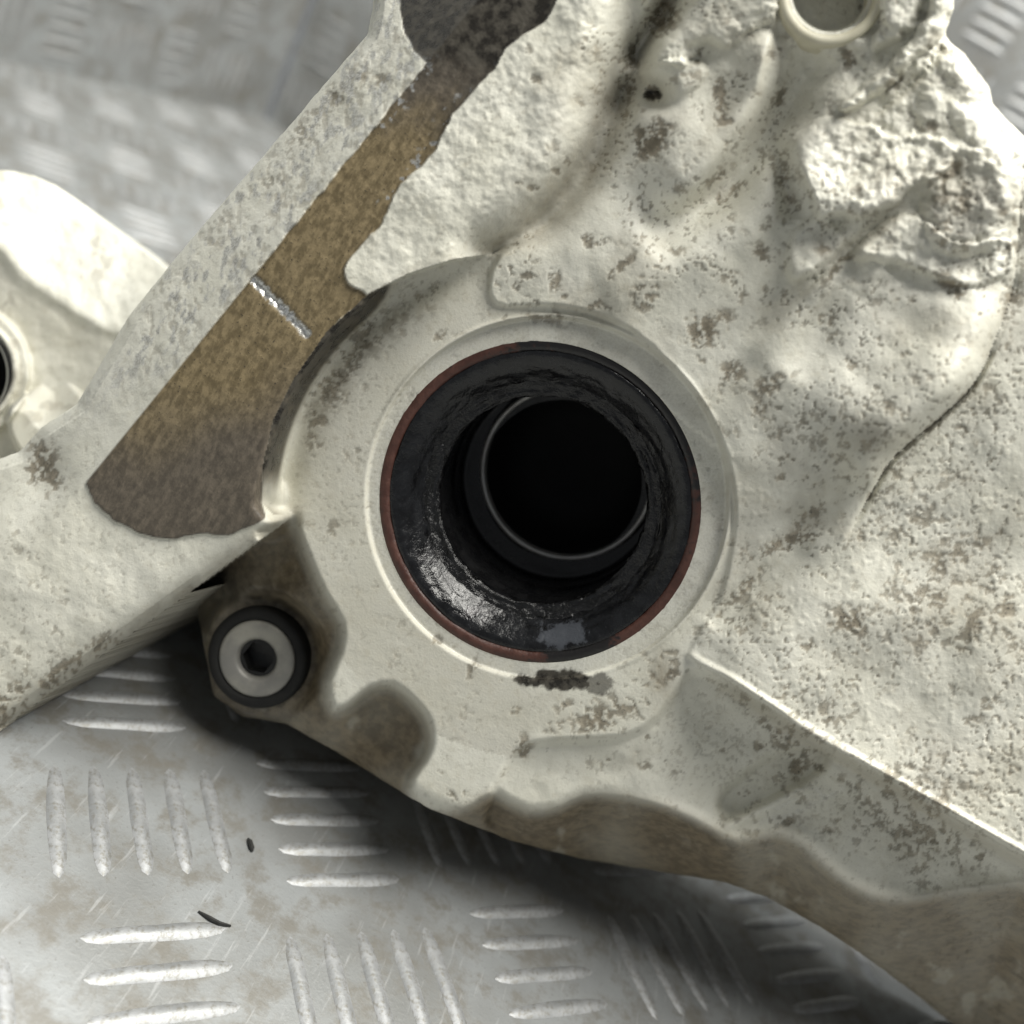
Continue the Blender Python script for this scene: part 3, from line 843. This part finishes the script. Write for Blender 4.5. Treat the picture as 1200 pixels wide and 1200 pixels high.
tint = np.maximum(tint, .45 * np.exp(-((dR - 6) / 24) ** 2) * sst(318, 280, Y) * sst(20, 130, Y) * (.5 + nd1))  # valley beside the lobe: grime plus shade painted in as brown
tint = np.maximum(tint, .20 * sst(.46, .70, fbm(wx, wy, 75, 4, 4, .6)) * (.4 + 1.2 * nd1) * sst(560, 660, X))
tint = tint * (rt > 46)

# --- relief of the cast skin
fine = n_hi * 2.2 + n_md * 3.2
skin = .26 + .10 * mweb + .55 * np.clip(sst(-10, 10, dl1) + sst(-10, 10, dl2) + sst(-10, 10, dl3) + sst(-10, 10, dk), 0, 1.6) + .35 * sst(900, 1050, X) * sst(420, 200, Y) + .45 * sst(700, 760, X) * sst(120, 60, Y)
skin = skin + .45 * lobe_zone * mfl + .5 * sst(0, 20, fo_) * (fl_in < 0) + .12 * sst(880, 940, X) * sst(370, 320, Y)
skin = skin * (1 - .75 * ((r_b < 240))) * (1 - .85 * brown_m)
w = w + fine * skin + (fbm(X, Y, 6, 3, 12) - .5) * 1.6 * skin
w = w - dm * 1.5 * (1 - brown_m) + brown_m * (fbm(X, Y, 7, 3, 4) - .5) * 1.2
w = w + .7 * sst(.70, .78, fbm(X, Y, 9, 2, 3)) * sst(820, 880, X) * sst(430, 560, Y) * mweb

# keep off the bench
bd = bench_depth(X, Y)
w = np.maximum(w, F - bd + 10)

keep = np.minimum(outer + .8 * (fbm(X, Y, 14, 3, 8) - .5) * 2, r_b - 190.5)
grey_m = np.clip(sst(430, 560, Y + .25 * (X - 200) + 60 * (nd3 - .5)) + sst(180, 90, Y + 30 * (nd1 - .5)), 0, 1)
attrs = {'grey': grey_m, 'dirt_shade': dm, 'brown': brown_m, 'metal': metal, 'oil_shade': oil_shade, 'tint': tint}
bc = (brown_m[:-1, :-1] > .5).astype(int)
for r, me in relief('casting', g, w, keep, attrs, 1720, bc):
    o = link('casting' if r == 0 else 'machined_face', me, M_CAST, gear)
    if r == 1:
        o['label'] = 'flat brown machined gasket face with a silver score'

# ------------------------------------------------------------------ casting end behind the flange
g2 = Grid(-140, 300, 150, 640, 2.0)
X2, Y2 = g2.X, g2.Y
W0 = -330.0
d2, s2, p2 = g2.line([(-150, 225), (-60, 262), (0, 292), (24, 324), (70, 354), (120, 384), (165, 396), (320, 430)], 4)
above = np.clip(-s2, 0, None)
ww = W0 + .12 * (X2 - 50) - above * .75 + 14 * sst(-14, 10, -s2) + 12 * (fbm(X2, Y2, 60, 3, 3) - .5) + 3.5 * (fbm(X2, Y2, 12, 3, 4) - .5)
nub = g2.poly([(8, 486), (22, 468), (52, 446), (72, 441), (96, 462), (97, 480), (60, 540), (20, 528)], 2)
dn, sn_, _ = g2.line([(4, 480), (30, 484), (44, 502), (75, 500), (104, 478)], 3)
ww = np.where(nub > -4, np.maximum(ww, W0 - 20 + sst(-4, 4, nub) * (82 - np.clip(-sn_, 0, 60) * 1.5)), ww)
rb2 = np.hypot(X2 + 46, Y2 - 436) - 4
ww = ww + 20 * sst(80, 74, rb2) * sst(52, 58, rb2) + 10 * sst(64, 62, rb2)
keep2 = np.minimum(g2.poly([(-150, 196), (-20, 198), (40, 206), (88, 232), (135, 272), (190, 310), (225, 345), (290, 420), (290, 630), (-150, 630)], 2), rb2 - 52)
at2 = {'grey': X2 * 0, 'dirt_shade': sst(.56, .70, fbm(X2, Y2, 14, 3, 6)) * .35 * sst(.4, .6, fbm(X2, Y2, 60, 2, 2)), 'brown': X2 * 0, 'metal': X2 * 0, 'oil_shade': X2 * 0, 'tint': .16 * sst(-5, 20, s2) * (.5 + fbm(X2, Y2, 40, 2, 5))}
for r, me in relief('rear_casting', g2, ww, keep2, at2, 1950, None):
    link('rear_casting', me, M_CAST, gear)

# ------------------------------------------------------------------ turned parts (bore, seal, plug, sleeve)
def lathe(name, px, py, w0, axis, prof, mat, parent, n=96, jitter=0.0, seed=0, closed=False, cap=False, stain=None):
    """prof: list of (radius, depth along axis away from viewer, negative = towards) in units"""
    o3 = np.array([(px - 600) / F * (F - w0), -(py - 600) / F * (F - w0), -(F - w0)])
    a = np.array(axis, float); a /= np.linalg.norm(a)
    u = np.cross(a, [0, 1.0, 0]); u /= np.linalg.norm(u); v = np.cross(a, u)
    P = np.array(prof, float); m = len(P)
    th = np.linspace(0, 2 * math.pi, n, endpoint=False)
    R = np.repeat(P[:, 0][:, None], n, 1); Dp = np.repeat(P[:, 1][:, None], n, 1)
    if jitter:
        k = np.arange(m)[:, None] * 3.1
        nz = fbm(12 + 6 * np.cos(th)[None] * 3 + k * 0, 40 + 6 * np.sin(th)[None] * 3 + k, 2.2, 3, seed) - .5
        R = R + jitter * nz; Dp = Dp + jitter * (fbm(60 + 18 * np.cos(th)[None] + k * 0, 9 + 18 * np.sin(th)[None] + k, 2.2, 3, seed + 2) - .5)
    Pt = o3 + R[..., None] * (np.cos(th)[None, :, None] * u + np.sin(th)[None, :, None] * v) + Dp[..., None] * a
    V = Pt.reshape(-1, 3) * S @ MN.T + CAM
    fs = []
    mm = m if closed else m - 1
    i = np.arange(n); i2 = (i + 1) % n
    for k in range(mm):
        k2 = (k + 1) % m
        fs.append(np.stack([k * n + i, k * n + i2, k2 * n + i2, k2 * n + i], -1))
    fl = [np.concatenate(fs)]
    if cap:
        V = np.concatenate([V, [((o3 + P[-1, 1] * a) * S) @ MN.T + CAM]])
        fl.append(np.stack([(m - 1) * n + i, (m - 1) * n + i2, np.full(n, len(V) - 1)], -1))
    at = None
    if stain is not None:
        ang = np.arctan2(Pt[..., 1] - o3[1], Pt[..., 0] - o3[0])
        sv = stain(ang, R).ravel()
        at = {'stain': np.concatenate([sv, [0]]) if cap else sv}
    me = raw_mesh(name, V, fl, at)
    bm = bmesh.new(); bm.from_mesh(me); bmesh.ops.recalc_face_normals(bm, faces=bm.faces); bm.to_mesh(me); bm.free()
    return link(name, me, mat, parent)

def dense(prof, stepu=5.0):
    out = [prof[0]]
    for a, b in zip(prof[:-1], prof[1:]):
        k = max(1, int(math.hypot(b[0] - a[0], b[1] - a[1]) / stepu))
        for i in range(1, k + 1):
            out.append((a[0] + (b[0] - a[0]) * i / k, a[1] + (b[1] - a[1]) * i / k))
    return out

AX = (.18, .165, -1.0)
AXD = (.222, .212, -1.0)
# chamfer of the bore
seal = lathe('oil_seal', CX, CY, -1, AX, dense([(181, 9), (178, 7), (173, 8), (168, 11), (162, 15), (156, 20), (151, 26), (146, 31), (141, 36), (136, 38), (132, 36), (129, 38), (128, 46), (131, 60), (140, 70), (165, 74)], 3), M_RUB, gear, 180, 2.8, 1, stain=lambda a, r: np.exp(-((a + 1.36) / .26) ** 2 * 1.0) * np.exp(-((r - 163) / 20) ** 2) * .8)
seal['label'] = 'black greasy rubber shaft seal with red brown rim'
lathe('outer_rim', CX, CY, -1, AX, [(196, 40), (195, 8), (191, 5.5), (186, 5), (182, 6), (179.5, 9), (178, 20)], M_RIM, seal, 128, .6, 4, stain=lambda a, r: .22 + .7 * np.exp(-((a - .9) / .9) ** 2) + .7 * np.exp(-((a + 1.3) / .25) ** 2))
lathe('seal_lip', CX, CY, -1, AX, dense([(146, 32), (140, 34), (135, 36), (130, 36), (127, 39), (127, 44), (131, 49), (137, 50)], 2), M_LIP, seal, 200, 6.0, 6)
bore = lathe('bore_wall', CX, CY, -1, AX, dense([(194, 40), (188, 78), (150, 80), (146, 84), (146, 120), (142, 124), (142, 170), (139, 174), (139, 222), (112, 227)], 6), M_SLEEVE, gear, 128, 1.2, 3)
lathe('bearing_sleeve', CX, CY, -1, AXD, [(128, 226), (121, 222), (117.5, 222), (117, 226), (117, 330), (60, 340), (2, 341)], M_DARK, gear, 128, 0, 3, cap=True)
lathe('sleeve_edge', CX, CY, -1, AXD, [(123, 221.5), (122, 219), (117, 219), (115.5, 222), (115.5, 232)], M_EDGE, gear, 128)

# plug with socket
PX, PY = 304, 770
pw = seatw
PA = (.10, .09, -1.0)
plug = lathe('drain_plug', PX, PY, pw, PA, [(52, 2), (52, -11), (50.5, -13), (47, -14), (31, -13), (27.5, -11), (25.5, -5), (25, 22)], M_STEEL, gear, 96)
plug['label'] = 'grey steel socket plug seated in a black ring'
lathe('sealing_ring', PX, PY, pw, PA, [(51, 3), (52, -9), (55, -11), (63, -12), (68, -9), (70, 8)], M_BLACK, plug, 96)
def hexpts(r): return [(r * math.cos(k * math.pi / 3 + .2), r * math.sin(k * math.pi / 3 + .2)) for k in range(6)]
def plug_frame():
    o3 = np.array([(PX - 600) / F * (F - pw), -(PY - 600) / F * (F - pw), -(F - pw)])
    a = np.array(PA); a /= np.linalg.norm(a)
    u = np.cross(a, [0, 1.0, 0]); u /= np.linalg.norm(u)
    return o3, a, u, np.cross(a, u)
o3, a, u, v = plug_frame()
V, Fq = [], []
for dep, r in ((-4, 25.4), (-4, 22.0), (19, 22.0)):
    ring = [(25.4 * math.cos(k * math.pi / 12 + .2), 25.4 * math.sin(k * math.pi / 12 + .2)) for k in range(24)] if r > 24 else None
    if ring is None:
        hp = hexpts(r); ring = []
        for k in range(6):
            p, q = hp[k], hp[(k + 1) % 6]
            for t in range(4):
                ring.append((p[0] + (q[0] - p[0]) * t / 4, p[1] + (q[1] - p[1]) * t / 4))
    V += [o3 + x * u + y * v + dep * a for x, y in ring]
V.append(o3 + 21 * a)
i = np.arange(24); i2 = (i + 1) % 24
q1 = np.concatenate([np.stack([k * 24 + i, k * 24 + i2, (k + 1) * 24 + i2, (k + 1) * 24 + i], -1) for k in (0, 1)])
t1 = np.stack([48 + i, 48 + i2, np.full(24, 72)], -1)
link('hex_socket', raw_mesh('hex_socket', np.array(V) * S @ MN.T + CAM, [q1, t1], smooth=False), M_SOCKET, plug)

# hollow sleeve at the top and the far bore ring
tw = basew(973, 30) + 8
tube = lathe('hollow_sleeve', 973, -8, tw, (.10, .16, -1), [(55, 14), (54, -12), (52, -15), (46, -15), (43.5, -12), (42.5, 40)], M_TUBE, gear, 80, .5, 2)
rear_ring = lathe('rear_bore_ring', -46, 436, W0 + 14, (.1, .1, -1), [(80, 40), (78, 6), (76, 3), (70, 3), (68, 7), (67, 90)], M_CAST, gear, 80)
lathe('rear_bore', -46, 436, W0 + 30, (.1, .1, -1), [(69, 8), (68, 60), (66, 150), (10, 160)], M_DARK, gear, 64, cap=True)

# ------------------------------------------------------------------ bits lying on the bench
def swarf(name, pts, rad, label):
    P = [bp(*p) for p in pts]
    bm = bmesh.new(); rings = []
    n = len(P)
    for k, p in enumerate(P):
        d = P[min(k + 1, n - 1)] - P[max(k - 1, 0)]; d /= np.linalg.norm(d)
        sd = np.cross(d, [0, 0, 1.0])
        r = rad * (1 if 0 < k < n - 1 else .45)
        rings.append([bm.verts.new(p + sd * r * math.cos(t) + np.array([0, 0, r * (1 + math.sin(t)) + .0001])) for t in np.linspace(0, 2 * math.pi, 7)[:-1]])
    for A, B in zip(rings[:-1], rings[1:]):
        for i in range(6):
            bm.faces.new((A[i], A[(i + 1) % 6], B[(i + 1) % 6], B[i]))
    bm.faces.new(rings[0][::-1]); bm.faces.new(rings[-1])
    bmesh.ops.recalc_face_normals(bm, faces=bm.faces)
    me = bpy.data.meshes.new(name); bm.to_mesh(me); bm.free()
    o = link(name, me, M_CHIP)
    o['label'] = label; o['category'] = 'swarf'
    return o
swarf('metal_chip', [(290, 984), (292, 989), (294, 996), (295, 999)], .00055, 'tiny black chip lying on bare bench plate between two bar groups')
swarf('metal_splinter', [(232, 1069), (245, 1078), (256, 1084), (270, 1086)], .00042, 'thin dark splinter lying on the bench plate beside a tread bar')
